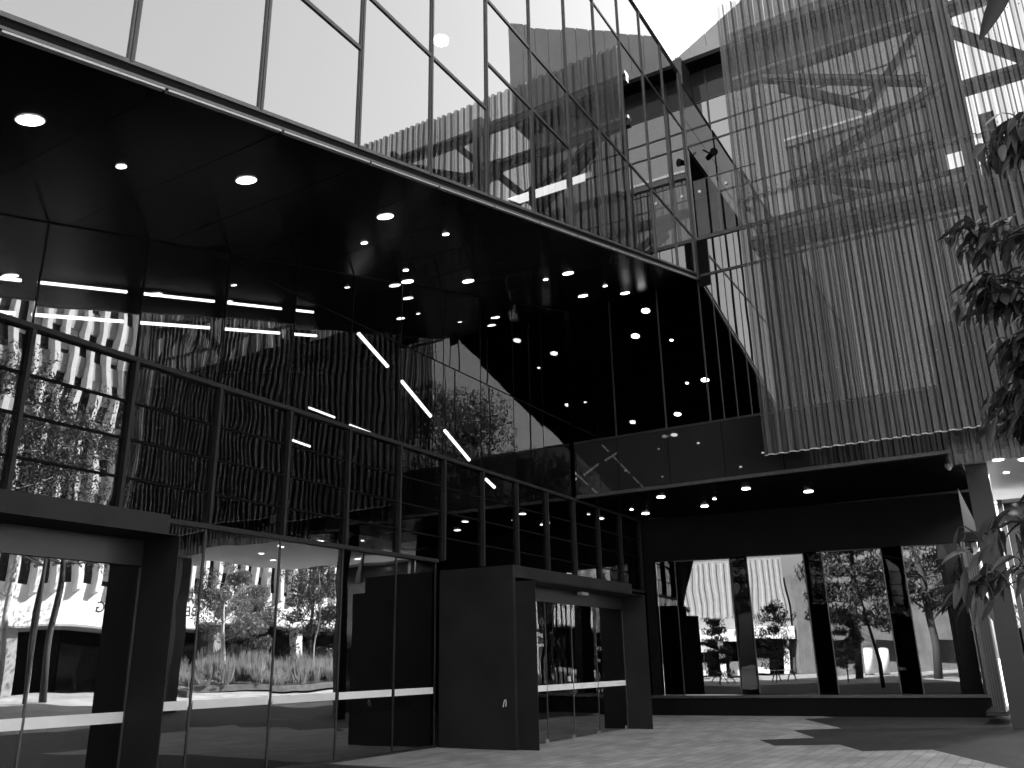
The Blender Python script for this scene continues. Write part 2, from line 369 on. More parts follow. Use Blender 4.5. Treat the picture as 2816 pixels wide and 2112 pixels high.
MB().box(XW - .03, XW + .085, 21.47, 26.9, ZB - .035, ZB + .035).build('rail', RAIL, cw)
for z in (4.27, 4.84, 5.40):
    for y0, y1 in zip(YM[:-1], YM[1:]):
        MB().box(XW - .02, XW + .025, y0 + .034, y1 - .034, z - .017, z + .017).build('transom', BLACK, cw)
MB().box(XW - .02, XW + .006, 9, YB - .03, ZC - .014, ZC + .014).build('glass_joint', BLACK, cw)
MB().box(XW - .1, XW + .04, 7.06, 15.36, 0, .055).build('kerb', FRAME_D, cw)

# ------------------------------------------------------------------ entrance portals
def portal(y0, y1, iy0, iy1, top, itop, joints, label):
    p = thing('entrance_portal', label, 'entrance', 'steel entrance portals in the glass wall')
    Xo, Xi, Xd = -9.2, -8.75, -9.4
    MB().box(XW + .1, Xo, y0, y0 + .11, 0, top).build('side_panel', PORTAL, p)
    MB().box(XW + .1, Xo, y1 - .11, y1, 0, top).build('side_panel', PORTAL, p)
    MB().box(XW + .1, Xo, y0 + .11, y1 - .11, top - .24, top).build('header', PORTAL, p)
    for yy0, yy1 in ((iy0, iy0 + .012), (iy1 - .012, iy1)):
        MB().box(Xo - .9, Xi, yy0, yy1, 0, itop).build('frame_side', PORTAL, p)
    MB().box(Xo - .9, Xi, iy0 + .012, iy1 - .012, itop - .012, itop).build('frame_top', PORTAL, p)
    MB().box(Xd - .10, Xd + .01, iy0 + .02, iy1 - .02, itop - .32, itop - .014).build('door_head', FRAME_D, p)
    js = [iy0 + .02] + joints + [iy1 - .02]
    for a, c in zip(js[:-1], js[1:]):
        d = MB().box(Xd - .02, Xd, a + .008, c - .008, .03, itop - .33).build('glass_door', G_LO2, p)
        MB().box(Xd + .001, Xd + .004, a + .012, c - .012, 1.03, 1.15).build('frosted_strip', STRIP, d)
        MB().box(Xd - .025, Xd + .01, c - .018, c + .002, .03, itop - .34).build('door_stile', FRAME, d)
        MB().box(Xd - .03, Xd + .02, c - .14, c - .02, .01, .09).build('door_patch', CHROME, d)
    return p
pl = portal(.9, 7.05, 1.05, 6.87, 3.45, 3.14, [2.2, 3.3, 4.5, 5.65], 'charcoal steel entrance portal at the near end of the glass wall')
pc = portal(15.38, 21.45, 15.5, 21.2, 3.53, 3.2, [17.06, 18.29, 19.57], 'charcoal steel entrance portal in the middle with white words on its door')
text('door_lettering', 'd', .125, (-9.385, 16.73, 2.30), (R(90), 0, R(90)), WHITE_LET, pc, .002)
text('door_lettering', 'uilding', .125, (-9.385, 16.89, 2.145), (R(90), 0, R(90)), WHITE_LET, pc, .002)
text('door_lettering', 'nparo', .125, (-9.385, 16.93, 1.935), (R(90), 0, R(90)), WHITE_LET, pc, .002)
MB().box(-9.28, -9.16, 18.42, 18.78, 3.09, 3.16).build('door_sensor', STEEL_L, pc)
MB().box(-9.385, -9.36, 17.98, 18.10, 1.20, 1.31).build('door_lock', STEEL_L, pc)
MB().tube([(-9.37, 18.24, 1.2), (-9.37, 18.24, 1.45)], .008, 6).build('door_handle', CHROME, pc)
b = MB(); b.tube([(-9.47, 15.372, .79), (-9.455, 15.372, .86), (-9.43, 15.372, .92), (-9.41, 15.372, .93), (-9.40, 15.372, .87), (-9.41, 15.372, .8)], .009, 6)
b.build('painted_tag', WHITE_LET, pc)
MB().box(-8.80, -8.76, 21.19, 21.197, .0, .12).build('jamb_reflector', STRIP, pc)

# ------------------------------------------------------------------ back wall at the end of the plaza
bw = thing('back_wall', 'dark glazed back wall closing the plaza with a grey spandrel band above the recess', 'glass wall')
XSP = [XW + .03, -9.72, -8.19, -6.64, -5.1, -3.55, -2.03, -.5, 1.0, 2.5, 4.0, 5.5, 7.0, 8.7]
for a, c in zip(XSP[:-1], XSP[1:]):
    MB().box(a + .012, c - .012, YB, YB + .06, 6.2, 7.72).build('spandrel_panel', SPAND, bw)
    MB().box(c - .012, c + .012, YB - .004, YB + .05, 6.2, 7.72).build('panel_joint', BLACK, bw)
MB().box(XW + .03, 8.7, YB - .02, YB + .3, 6.1, 6.19).build('bottom_rail', FRAME, bw)
MB().box(XW + .03, 8.7, YB - .012, YB + .1, 7.725, 7.785).build('transom', FRAME_D, bw)
XG = [XW + .03, -9.72, -8.19, -6.92, -6.53, -6.15, -5.77, -5.35, -4.95, -3.6, -2.1, -.6, .4]
for a, c in zip(XG[:-1], XG[1:]):
    w = .012 if a > -7 else .02
    MB().box(a + w, c - w, YB, YB + .03, 7.79, 12.05).build('glass_pane', G_BK, bw)
    MB().box(c - w, c + w, YB - .012, YB + .06, 7.79, 12.05).build('mullion', FRAME_D, bw)
    MB().box(a + w, c - w, YB, YB + .03, 12.13, 13.18).build('glass_pane', G_BK, bw)
    MB().box(c - w, c + w, YB - .012, YB + .06, 12.13, 13.18).build('mullion', FRAME_D, bw)
MB().box(XW + .03, .4, YB - .03, YB + .08, 12.05, 12.125).build('transom', FRAME_D, bw)
MB().box(XF + .05, .4, YB - .05, 26.3, 13.19, 13.3).build('terrace_slab', FRAME, bw)
MB().box(XF - 4, XF - .01, YB + .01, YB + .2, 13.3, 16.34).build('terrace_side_wall', GREYW, bw)
MB().box(XW, .4, YB + .9, YB + 1.0, 6.2, 13.1).build('inner_wall', DARKI, bw)
MB().box(XF - .02, XF + .33, YB - .014, YB + .02, 11.75, 13.18).build('corner_post', BLACK, bw)
# pale blinds behind the glass, seen through the fluted screen
b = MB(); xsb = np.arange(-4.9, .35, .11)
for k, x in enumerate(xsb):
    b.box(x, x + .075, YB + .35, YB + .42, 8.2, 12.0)
tag(b.build('vertical_blind', CONC), 'pale vertical blinds hanging behind the lower half of the fluted screen', 'blind')

MB().box(-22, XF - 5, 25.4, 31, 6.3, 18.4).build('added_sun_block', DARKI, bw)  # unseen mass added to keep the sun out of the interior
# terrace: balustrade, glazed rear wall, soffit
bal = thing('terrace_balustrade', 'clear glass balustrade with two round fixings at the terrace edge', 'balustrade')
MB().box(XF + .1, -4.9, YB - .02, YB, 13.32, 15.12).build('glass_panel', G_CLEAR, bal)
MB().box(XF + .1, -4.9, YB - .03, YB + .01, 15.125, 15.15).build('top_rail', FRAME, bal)
for x, z in ((-6.6, 14.75), (-5.8, 14.77)):
    MB().tube([(x, YB - .05, z), (x, YB + .03, z)], .045, 12).build('round_fixing', CHROME, bal)
tw = thing('terrace_window_wall', 'tall pale reflecting windows at the back of the terrace beside the screen', 'window wall')
YT = 25.3
XT = [-11.75, -10.15, -8.55, -6.95, -5.35, -3.75, -2.15, -.42]
for a, c in zip(XT[:-1], XT[1:]):
    for z0, z1 in ((13.35, 16.4), (16.4, 18.43), (18.43, 19.06), (19.06, 20.03)):
        MB().box(a + .03, c - .03, YT, YT + .03, z0 + .03, z1 - .03).build('glass_pane', G_TERR, tw)
    MB().box(c - .03, c + .03, YT - .03, YT + .05, 13.35, 21.28).build('mullion', FRAME_D, tw)
    MB().box(a + .03, c - .03, YT, YT + .04, 20.06, 21.28).build('spandrel', SPAND, tw)
    for z in (16.4, 18.43, 19.06, 20.03):
        MB().box(a + .03, c - .03, YT - .02, YT + .05, z - .03, z + .03).build('transom', FRAME_D, tw)
MB().box(XF - 5, -.46, YT + .9, YT + 1, 13.3, 21.28).build('inner_wall', DARKI, tw)
MB().box(-.39, -.2, YT - .04, YT + 1, 13.36, 21.28).build('end_wall', CLAD, tw)
MB().box(-.19, .24, YT + .02, YT + 1, 16.0, 21.28).build('end_wall', FRAME_D, tw)
cl = thing('roof_block', 'pale zinc-clad rooftop block with a raking roofline above the terrace', 'roof block')
def rz(x): return 21.57 + .54 * (x + 7.73)
XC = [-7.73, -7.2, -6.6, -6.05, -5.5, -4.95, -4.4, -3.85, -3.3, -2.75, -2.2, -1.65, -1.1, -.5, .1, .73]
for a, c in zip(XC[:-1], XC[1:]):
    MB().prism([(a + .008, 21.56), (c - .008, 21.56), (c - .008, rz(c)), (a + .008, rz(a))], 1, 24.6, 24.7).build('cladding_panel', CLAD, cl)
MB().prism([(-7.6, 21.5), (.7, 21.5), (.7, rz(.62)), (-7.6, rz(-7.68))], 1, 24.71, 29).build('block_core', CLAD, cl)
MB().box(-7.73, .73, 24.5, 24.7, 21.31, 21.55).build('fascia', CLAD, cl)
MB().box(-7.7, .7, 24.71, 29, 21.33, 21.49).build('soffit', BLACK, cl)

cc = thing('security_camera', 'small black security camera on a bracket at the terrace corner', 'camera')
MB().tube([(-6.75, 23.5, 16.95), (-6.55, 23.4, 16.72), (-6.5, 23.3, 16.6)], .03, 8).build('bracket', BLACK, cc)
MB().tube([(-6.62, 23.5, 16.62), (-6.35, 23.15, 16.52)], .085, 12).build('camera_body', BLACK, cc)
MB().tube([(-6.36, 23.16, 16.525), (-6.30, 23.08, 16.505)], [.1, .13], 12).build('lens_hood', BLACK, cc)

# ------------------------------------------------------------------ fluted screen and its steel frame
def corrugated(x0, x1, y, z0, z1, seed, pitch=.245, dep=.095):
    r = random.Random(seed); pts = []; x = x0
    while x < x1:
        p = pitch * r.choice((.8, 1, 1, 1.2)); d = dep * r.uniform(.75, 1.1)
        for fx, fy in ((0, 0), (.3, 0), (.44, -1), (.84, -1)):
            pts.append((x + fx * p, y + fy * d))
        x += p
    b = MB(); n = len(pts)
    for z in (z0, z1):
        for p in pts: b.v.append((p[0], p[1], z))
    for i in range(n - 1): b.f.append((i, i + 1, n + i + 1, n + i))
    return b, pts
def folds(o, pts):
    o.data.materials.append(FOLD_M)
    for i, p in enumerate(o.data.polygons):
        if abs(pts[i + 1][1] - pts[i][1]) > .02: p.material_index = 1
scr = thing('fluted_screen', 'large translucent fluted screen hung in front of the right-hand building', 'screen')
YS = 21.2
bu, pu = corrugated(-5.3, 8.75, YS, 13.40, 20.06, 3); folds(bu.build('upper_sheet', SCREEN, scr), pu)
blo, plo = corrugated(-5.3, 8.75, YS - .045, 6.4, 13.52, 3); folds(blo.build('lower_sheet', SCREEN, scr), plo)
b = MB()
for i in range(len(plo) - 1):
    (xa, ya), (xb, yb) = plo[i], plo[i + 1]
    b.add([(xa, ya - .004, 6.385), (xb, yb - .004, 6.385), (xb, yb + .012, 6.385), (xa, ya + .012, 6.385), (xa, ya - .004, 6.41), (xb, yb - .004, 6.41), (xb, yb + .012, 6.41), (xa, ya + .012, 6.41)],
          [(0, 1, 5, 4), (4, 5, 6, 7), (3, 2, 1, 0), (2, 3, 7, 6)])
b.build('bottom_trim', STEEL_L, scr)
b = MB()
for i in range(len(plo) - 1):
    (xa, ya), (xb, yb) = plo[i], plo[i + 1]
    b.add([(xa, ya - .004, 13.50), (xb, yb - .004, 13.50), (xb, yb + .012, 13.50), (xa, ya + .012, 13.50), (xa, ya - .004, 13.515), (xb, yb - .004, 13.515), (xb, yb + .012, 13.515), (xa, ya + .012, 13.515)],
          [(0, 1, 5, 4), (4, 5, 6, 7), (3, 2, 1, 0), (2, 3, 7, 6)])
b.build('joint_trim', STEEL, scr)
b = MB(); r_ = random.Random(5)
for i in range(2, len(plo) - 1, 4):
    x, y = plo[i]
    for z in (13.62, 10.9, 8.3, 16.6, 19.2):
        if z < 13.4 and r_.random() < .3: continue
        b.tube([(x + .04, y - .004, z), (x + .04, y - .022, z)], .016, 6)
bo = b.build('bolt', FRAME, scr); bo['kind'] = 'stuff'
s2 = thing('inner_screen', 'dark fluted inner screen hanging lower behind the right end of the big screen', 'screen')
bi, _ = corrugated(-1.3, 8.75, 21.9, 5.75, 9.2, 9, .2, .06); bi.build('fluted_sheet', SCREEN2, s2)
tr = thing('steel_truss', 'grey steel truss with crossing diagonals standing behind the fluted screen', 'truss')
YTR = 22.0
def member(a, b_, w, name='beam', m=STEEL): MB().bar((a[0], YTR, a[1]), (b_[0], YTR, b_[1]), w, .2).build(name, m, tr)
for z in (19.4, 17.75, 15.3, 12.5):
    MB().box(-5.2 if z != 15.3 else .45, 8.7, YTR - .1 , YTR + .1, z - .13, z + .1).build('chord', STEEL, tr)
    MB().box(-5.2 if z != 15.3 else .45, 8.7, YTR - .16, YTR + .12, z + .103, z + .21).build('chord_flange', STEEL_L, tr)
for x in (4.1, 8.5):
    MB().box(x - .09, x + .09, YTR - .165, YTR + .17, 6.4, 19.9).build('post', STEEL, tr)
MB().box(.2, .52, YTR - .17, YTR + .17, 6.3, 20.0).build('column', STEEL_L, tr)
for a, c in (((-4.35, 17.68), (-.25, 15.9)), ((-3.5, 14.3), (.2, 15.7))):
    member(a, c, .24, 'diagonal')
    MB().bar((a[0], YTR - .13, a[1]), (c[0], YTR - .13, c[1]), .11, .05).build('diagonal_flange', STEEL_L, tr)
for a, c in (((-.05, 17.7), (-1.75, 15.7)), ((-1.75, 15.7), (-3.9, 17.2)), ((1.3, 19.3), (-.05, 17.8)), ((-.05, 17.7), (4.0, 13.6)), ((.3, 17.6), (4.0, 19.3)), ((4.2, 17.7), (8.4, 13.6)), ((4.2, 13.6), (8.4, 17.6)), ((4.2, 19.3), (8.4, 17.8))):
    member(a, c, .24, 'diagonal')
MB().box(-.35, .19, YTR - .12, YTR + .12, 17.4, 18.05).build('node_plate', STEEL, tr)
# low block behind the right half of the screen
lb = thing('low_block', 'dark lower storeys behind the right half of the screen', 'building')
MB().box(.55, 8.7, YB + .12, 31, 6.25, 13.35).build('wall', plain('dark block wall', .05, .6, .1, 1), lb)
for x in (1.0, 2.6, 4.2, 5.8, 7.4):
    MB().box(x, x + 1.2, YB + .08, YB + .119, 8.6, 11.9).build('window', DARKWIN, lb)
MB().box(.75, 1.1, 23, 23.6, 13.36, 15.1).build('vent_stack', STEEL, lb)
MB().box(1.5, 1.75, 23, 23.6, 13.36, 13.95).build('vent_stack', STEEL, lb)
MB().box(2.0, 2.2, 23, 23.6, 13.36, 14.0).build('vent_stack', STEEL, lb)
MB().box(XW, .54, YB + 1.1, 31, 6.3, 13.1).build('rear_mass', DARKI, lb)

# ------------------------------------------------------------------ ground-floor recess and passage
rec = thing('window_wall', 'dark recessed ground floor wall with four tall mirrored shop windows above a plinth', 'window wall')
YR = 27.4
MB().box(XW + .12, -1.62, YR - .25, YR + .3, 0, .5).build('plinth', DARKWALL, rec)
MB().box(XW + .12, -1.5, YR - .32, YR + .3, .505, .58).build('window_sill', FRAME, rec)
MB().box(XW + .12, -1.1, YR - .05, YR + .3, 4.66, 6.05).build('wall_head', DARKWALL, rec)
WX = [(-10.0, -8.32), (-7.72, -6.08), (-5.49, -3.87), (-3.26, -1.77)]
rot_ = Matrix.Rotation(R(6), 4, 'Z'); pv_ = Vector((-5.2, 27.4, 0)); rec.matrix_world = Matrix.Translation(pv_) @ rot_ @ Matrix.Translation(-pv_)
edges = [XW + .12] + [v for w in WX for v in w]
MB().box(XW + .12, -10.72, YR - .04, YR + .3, .585, 4.655).build('wall_pier', DARKWALL, rec)
def plate(x0, y0, x1, y1, z0, z1, t):
    """upright plate between two plan points, thickness t to the back"""
    n = Vector((-(y1 - y0), x1 - x0, 0)).normalized() * t
    return MB().prism([(x0, y0), (x1, y1), (x1 + n.x, y1 + n.y), (x0 + n.x, y0 + n.y)], 2, z0, z1)
FOLD = [.20, .17, .15, .13]                        # each pane swings back to its right-hand edge
ends = [(-10.70, YR + .02)]
for (a, c), fo in zip(WX, FOLD): ends += [(a, YR), (c, YR + fo)]
for i in range(0, 8, 2):
    (xa, ya), (xb, yb) = ends[i], ends[i + 1]
    plate(xa + .03, ya, xb - .03, yb, .585, 4.655, .02).build('dark_pane', G_LO, rec)
    plate(xa + .03, ya + .12, xb - .03, yb + .12, .585, 4.655, .04).build('pier_lining', BLACK, rec)
for i, ((a, c), fo) in enumerate(zip(WX, FOLD)):
    w = plate(a, YR, c, YR + fo, .6, 4.63, .02).build('window', G_WIN, rec)
    MB().box(a - .03, a - .002, YR - .02, YR + .08, .585, 4.655).build('window_frame', FRAME, w)
    MB().box(c + .002, c + .03, YR + fo - .02, YR + fo + .08, .585, 4.655).build('window_frame', FRAME, w)
    plate(a, YR - .02, c, YR + fo - .02, 4.632, 4.655, .08).build('window_frame', FRAME, w)
MB().box(-1.73, -1.62, YR - .1, YR + .3, .585, 4.655).build('end_frame', FRAME, rec)
MB().box(XW, -1.4, 30.6, 30.8, 0, 6.1).build('rear_wall', DARKI, rec)
MB().box(-1.45, -1.3, YR + .3, 30.8, 0, 6.05).build('side_wall', GREYW, rec)
MB().prism([(-1.72, 4.55), (-1.40, 4.55), (-1.70, 5.65)], 1, 24.1, 24.2).build('raking_panel', GREYW, rec)
struct(MB().box(XW + .12, -1.15, YB + .01, YR - .05, 6.06, 6.1).build('recess_ceiling', SOFFIT))
struct(MB().box(-1.14, 10.0, YB + .01, 31, 6.06, 6.2).build('passage_ceiling', CEILW))
colm = thing('square_column', 'tall grey square column at the mouth of the lit passage', 'column')
MB().box(-1.1, -.62, 23.65, 24.13, 0, 6.05).build('shaft', plain('column paint', .036, .5, .08, 2), colm)
MB().box(-1.103, -.617, 23.647, 24.133, 1.93, 1.95).build('shaft_joint', FRAME_D, colm)
c2 = thing('square_column', 'grey square column at the far corner of the passage ceiling', 'column')
MB().box(8.0, 8.5, 23.65, 24.13, 0, 6.05).build('shaft', bpy.data.materials['column paint'], c2)
MB().box(7.98, 8.52, 23.63, 24.15, 0, .1).build('shaft_foot', FRAME_D, c2)
bs = thing('batten_screen', 'row of thin upright battens between the last window and the column', 'batten screen')
for k in range(9):
    t = k / 8
    MB().box(-1.72 + .1 + t * .35, -1.72 + .135 + t * .35, 27.1 - t * 2.2, 27.16 - t * 2.2, .3, 4.4 - .06 * k).build('batten', FRAME_D if k % 2 else STEEL, bs)
MB().box(-1.65, -1.2, 24.8, 27.2, .2, .3).build('base_rail', FRAME_D, bs)
kio = thing('passage_kiosk', 'dark framed glass kiosk standing under the passage ceiling', 'kiosk')
MB().box(-.52, 3.0, 28.2, 28.3, 0, 5.7).build('dark_glass', DARKWIN, kio)
MB().box(-.66, -.53, 28.1, 28.35, 0, 5.8).build('side_frame', STEEL, kio)
MB().box(-.53, 3.0, 28.12, 28.35, 5.71, 5.8).build('head_frame', STEEL_L, kio)
lw = thing('added_passage_wall', 'added low dark wall blocking sunlit glare at the far end of the passage', 'wall')
MB().box(-1.2, 3.4, 31.2, 31.4, 0, 2.3).build('wall_face', DARKWALL, lw)  # added to hide the bright sunlit view between battens and column
MB().box(-1.22, 3.42, 31.17, 31.43, 2.301, 2.36).build('coping', FRAME, lw)
dome = thing('dome_camera', 'small white dome camera under the soffit beside the column', 'camera', loc=(-1.42, 23.3, 5.98))
MB().tube([(0, 0, .08), (0, 0, 0)], .09, 14).build('dome_mount', STEEL_L, dome)
MB().tube([(0, 0, -.002), (0, 0, -.04), (0, 0, -.075)], [.06, .055, .025], 12).build('dome', CONC, dome)

# ------------------------------------------------------------------ lamps
def downlight(x, y, z, r, label, group, slope=0):
    t = thing('downlight', label, 'downlight', group, (x, y, z)); t.rotation_euler = (math.atan(slope), 0, 0)
    MB().tube([(0, 0, -.012), (0, 0, .0)], r, 28).build('lamp_disc', LAMP, t)
    b = MB(); n = 28
    for rr, z_ in ((r * 1.02, -.006), (r * 1.16, -.010), (r * 1.18, .0)):
        for j in range(n): b.v.append((rr * math.cos(2 * math.pi * j / n), rr * math.sin(2 * math.pi * j / n), z_))
    for k in range(2):
        for j in range(n): b.f.append((k * n + j, k * n + (j + 1) % n, (k + 1) * n + (j + 1) % n, (k + 1) * n + j))
    b.build('glow_trim_ring', STEEL_L, t)  # pale ring colour stands in for the lamp's soft glow
BG, SM = .125, .055
soff = [(-8.28, 4.09, BG, 'largest round downlight, in the soffit at the near left'), (-8.82, 5.51, SM, 'small downlight between the two nearest large ones'),
        (-8.3, 7.0, BG, 'second large round downlight along the soffit edge'), (-8.24, 9.87, BG, 'third large round downlight along the soffit edge'),
        (-9.44, 10.74, SM, 'small downlight just below the third large one'), (-8.27, 11.64, SM, 'small downlight alone nearest the middle of the soffit edge'),
        (-10.32, 13.08, SM, 'small downlight directly above a large one near the glass wall corner'), (-10.95, 13.95, BG, 'large downlight closest to the glass wall'),
        (-10.25, 15.34, BG, 'large round downlight in the middle of the soffit'), (-8.55, 17.18, BG, 'large downlight in the right part of the soffit with a small one beside it'),
        (-9.18, 17.19, SM, 'small downlight left of the large one in the right part of the soffit'), (-8.71, 19.72, SM, 'small downlight between the last large ones by the back wall'),
        (-8.85, 21.43, BG, 'large downlight closest to the back wall'), (-9.68, 20.33, BG, 'large downlight left of the last one before the back wall'),
        (-8.3, 1.2, BG, 'large downlight beyond the near end of the soffit'), (-8.3, -1.7, BG, 'last large downlight of the soffit behind the viewer')]
for x, y, r, lab in soff: downlight(x, y, zs(y) - .004, r, lab, 'downlights in the sloping soffit', .266)
recl = [(-6.47, 23.38, .11, 'downlight in the low recess ceiling above the second shop window'), (-5.13, 24.86, .12, 'largest downlight in the low recess ceiling, right of the others'),
        (-8.86, 23.14, .11, 'downlight at the front left of the low recess ceiling'), (-8.34, 25.4, .11, 'downlight at the back of the low recess ceiling beside a small one'),
        (-7.69, 24.36, .05, 'small downlight in the centre of the low recess ceiling'), (-10.34, 25.56, .11, 'downlight in the left back corner of the low recess ceiling'),
        (-10.39, 24.57, .05, 'small downlight in the left corner of the low recess ceiling')]
for x, y, r, lab in recl: downlight(x, y, 6.052, r, lab, 'downlights in the low recess ceiling')
pasl = [(-.35, 23.4, .12, 'passage downlight just right of the column'), (.2, 23.75, .12, 'passage downlight at the right edge of the photo'), (-.25, 25.3, .06, 'small passage downlight above the kiosk'),
        (-.78, 31 - .7, .1, 'far passage downlight, highest of the row along the kiosk'), (3.2, 24.6, .12, 'passage downlight beyond the photo edge'), (5.6, 25.8, .12, 'passage downlight towards the garden'), (2.2, 28.4, .12, 'passage downlight deep over the kiosk'), (7.2, 28.0, .12, 'passage downlight nearest the garden bed')]
for x, y, r, lab in pasl: downlight(x, y, 6.052, r, lab, 'downlights in the white passage ceiling')
# lit passage ceiling: its lamps' own light
for x, y in ((-.3, 24.5), (.3, 27.0), (4.0, 26.0)):
    ld = bpy.data.lights.new('passage_lamp', 'SPOT'); ld.energy = 45; ld.spot_size = R(150); ld.shadow_soft_size = .1
    lo = bpy.data.objects.new('passage_lamp', ld); col.objects.link(lo); lo.location = (x, y, 6.0)
def tubelamp(a, b_, label, r=.03, grp='linear lamps behind the glass wall'):
    t = thing('tube_lamp', label, 'tube lamp', grp)
    MB().tube([a, b_], r, 8).build('tube', TUBE, t)
    A, B = Vector(a), Vector(b_); up = Vector((0, 0, .05))
    MB().bar(A + up, B + up, .05, .03, (1, 0, 0)).build('tube_channel', FRAME_D, t)
# rows follow the sloping ceiling inside
nm = ['first', 'second', 'third', 'fourth', 'fifth']
for X, segs, rw in ((-13.9, [(5.4, 7.18), (7.47, 9.14), (9.51, 11.16), (11.51, 13.04), (13.52, 14.07)], 'upper'),
                    (-16.1, [(6.2, 8.31), (8.64, 10.59), (11.01, 12.86), (13.33, 15.1), (15.66, 16.47)], 'lower')):
    for k, (a, c) in enumerate(segs):
        tubelamp((X, a, zs(a) - .05), (X, c, zs(c) - .05), nm[k] + ' bright tube from the left in the ' + rw + ' row inside the glass wall', .03 if X > -15 else .037)
for k, (a, c, z) in enumerate(((13.2, 14.02, 6.99), (14.53, 15.29, 6.90), (12.78, 13.3, 6.17))):
    tubelamp((-13, a, z), (-13, c, z - .03), ['left of two level tubes', 'right of two level tubes', 'short level tube lowest'][k] + ' behind the middle of the glass wall', .022)
for k, (a, c) in enumerate((((-13, 14.7, 9.22), (-13, 15.84, 8.70)), ((-13, 16.4, 8.48), (-13, 17.67, 7.84)), ((-13, 18.29, 7.6), (-13, 19.5, 7.0)), ((-13, 20.32, 6.61), (-13, 20.8, 6.44)))):
    tubelamp(a, c, ['topmost', 'second', 'third', 'lowest and shortest'][k] + ' of the diagonal bright tubes descending inside the glass wall', .042)

# ------------------------------------------------------------------ what the glass mirrors: the plaza behind the viewer
fb = thing('fin_building', 'tall white building with upright concrete fins and dark lettering, mirrored in the glass wall', 'building')
XB = 26.0; FY0, FY1, FTOP = -6.0, 66.0, 27.0
MB().box(XB, XB + .3, FY0, FY1, 4.3, 6.45).build('base_band', WHITEW, fb)
MB().box(XB + .3, XB + 14, FY0, FY1, 4.3, FTOP).build('core', GREYW, fb)
nf = int((FY1 - FY0) / 1.15)
for k in range(min(nf, 62)):
    y = FY0 + .6 + 1.15 * k
    MB().prism([(XB - .42, 6.05), (XB - .05, 5.9), (XB + .29, 5.9), (XB + .29, FTOP), (XB - .42, FTOP)], 1, y - .15, y + .15).build('fin', CONC, fb)
for fl in range(6):
    z = 6.46 + 3.4 * fl
    MB().box(XB + .2, XB + .26, FY0, FY1, z, z + 2.15).build('window_strip', DARKWIN, fb)
    MB().box(XB + .05, XB + .28, FY0, FY1, z + 2.16, z + 3.38).build('spandrel', GREYW, fb)
    b = MB()
    for k in range(62):
        y = FY0 + 1.17 + 1.15 * k
        if (k * 7 + fl * 3) % 5 < 2: b.box(XB + .15, XB + .19, y - .38, y + .38, z + (1.1 if (k + fl) % 3 else .3), z + 2.15)
    b.build('roller_blind', STEEL_L, fb)
MB().box(XB + 4, XB + 4.3, FY0, FY1, 0, 4.29).build('ground_floor_wall', DARKI, fb)
MB().box(XB, XB + 14, FY0, FY1, 4.2, 4.29).build('undercroft_ceiling', GREYW, fb)
for k in range(9):
    y = FY0 + 2 + 7.6 * k
    MB().box(XB + .4, XB + 1.0, y - .35, y + .35, .5, 4.19).build('pillar', WHITEW if k % 2 else GREYW, fb)
for k in range(12):
    y = FY0 + 4 + 5.4 * k
    MB().box(XB + 3.93, XB + 3.98, y, y + 2.6, .9, 3.5).build('shop_window', DARKWIN, fb)
text('lettering', 'ROBERT MENZIES BUILDING', .86, (XB - .012, 29.5, 5.0), (R(90), 0, R(-90)), DARK_LET, fb, .01)

def leaf_cloud(n, clumps, size, droop=.3, seed=1):
    g = np.random.default_rng(seed); cs = np.array([c[:3] for c in clumps], float); rs = np.array([c[3] for c in clumps], float)
    idx = g.integers(0, len(cs), n); d = g.normal(size=(n, 3)); d /= np.linalg.norm(d, axis=1)[:, None]
    rad = rs[idx] * g.uniform(.25, 1, n) ** .5
    c = cs[idx] + d * rad[:, None] * np.array([1, 1, .75])
    a = g.normal(size=(n, 3)); a[:, 2] -= droop * 2.5; a /= np.linalg.norm(a, axis=1)[:, None]
    bb = np.cross(a, g.normal(size=(n, 3))); bb /= np.linalg.norm(bb, axis=1)[:, None]
    L = size * g.uniform(.6, 1.4, n)[:, None]; W = L * .28
    v = np.stack([c - a * L * .5, c + bb * W * .5, c + a * L * .5, c - bb * W * .5], 1).reshape(-1, 3)
    b = MB(); b.v = v.tolist(); b.f = [(4 * i, 4 * i + 1, 4 * i + 2, 4 * i + 3) for i in range(n)]
    return b
def tree(name, label, x, y, z, h, trunk_r, n, size, mat, bark, seed, crown_from=.4, spread=.28, lean=.0, group='trees mirrored in the glass', droop=.3, ncl=16):
    r = random.Random(seed); t = thing(name, label, 'tree', group, (x, y, z))
    b = MB(); pts = []; 
    for i in range(8):
        f = i / 7; pts.append((lean * h * f + .04 * h * math.sin(f * 4 + seed) * f, .03 * h * math.sin(f * 3 + seed * 2) * f, f * h * .9))
    b.tube(pts, [trunk_r * (1 - .75 * i / 7) for i in range(8)], 8)
    clumps = []
    for k in range(ncl):
        f = crown_from + (1 - crown_from) * (k + .5) / ncl
        p = Vector(pts[min(7, int(f * 7))]); an = k * 2.4 + r.uniform(-.4, .4)
        wid = spread * h * math.sin(math.pi * min(1, (f - crown_from) / (1 - crown_from) * .8 + .2)) ** .6 * r.uniform(.55, 1.1)
        q = p + Vector((math.cos(an) * wid, math.sin(an) * wid, r.uniform(.02, .1) * h))
        m = (p + q) / 2 + Vector((0, 0, -.01 * h))
        b.tube([tuple(p), tuple(m), tuple(q)], [trunk_r * .35 * (1.2 - f), trunk_r * .25 * (1.2 - f), trunk_r * .08], 5)
        clumps.append((*q, spread * h * r.uniform(.25, .5)))
        if k % 2: clumps.append((*(m + Vector((0, 0, .03 * h))), spread * h * .28))
    b.build('trunk', bark, t, True)
    leaf_cloud(n, clumps, size, droop, seed).build('crown', mat, t)
    return t
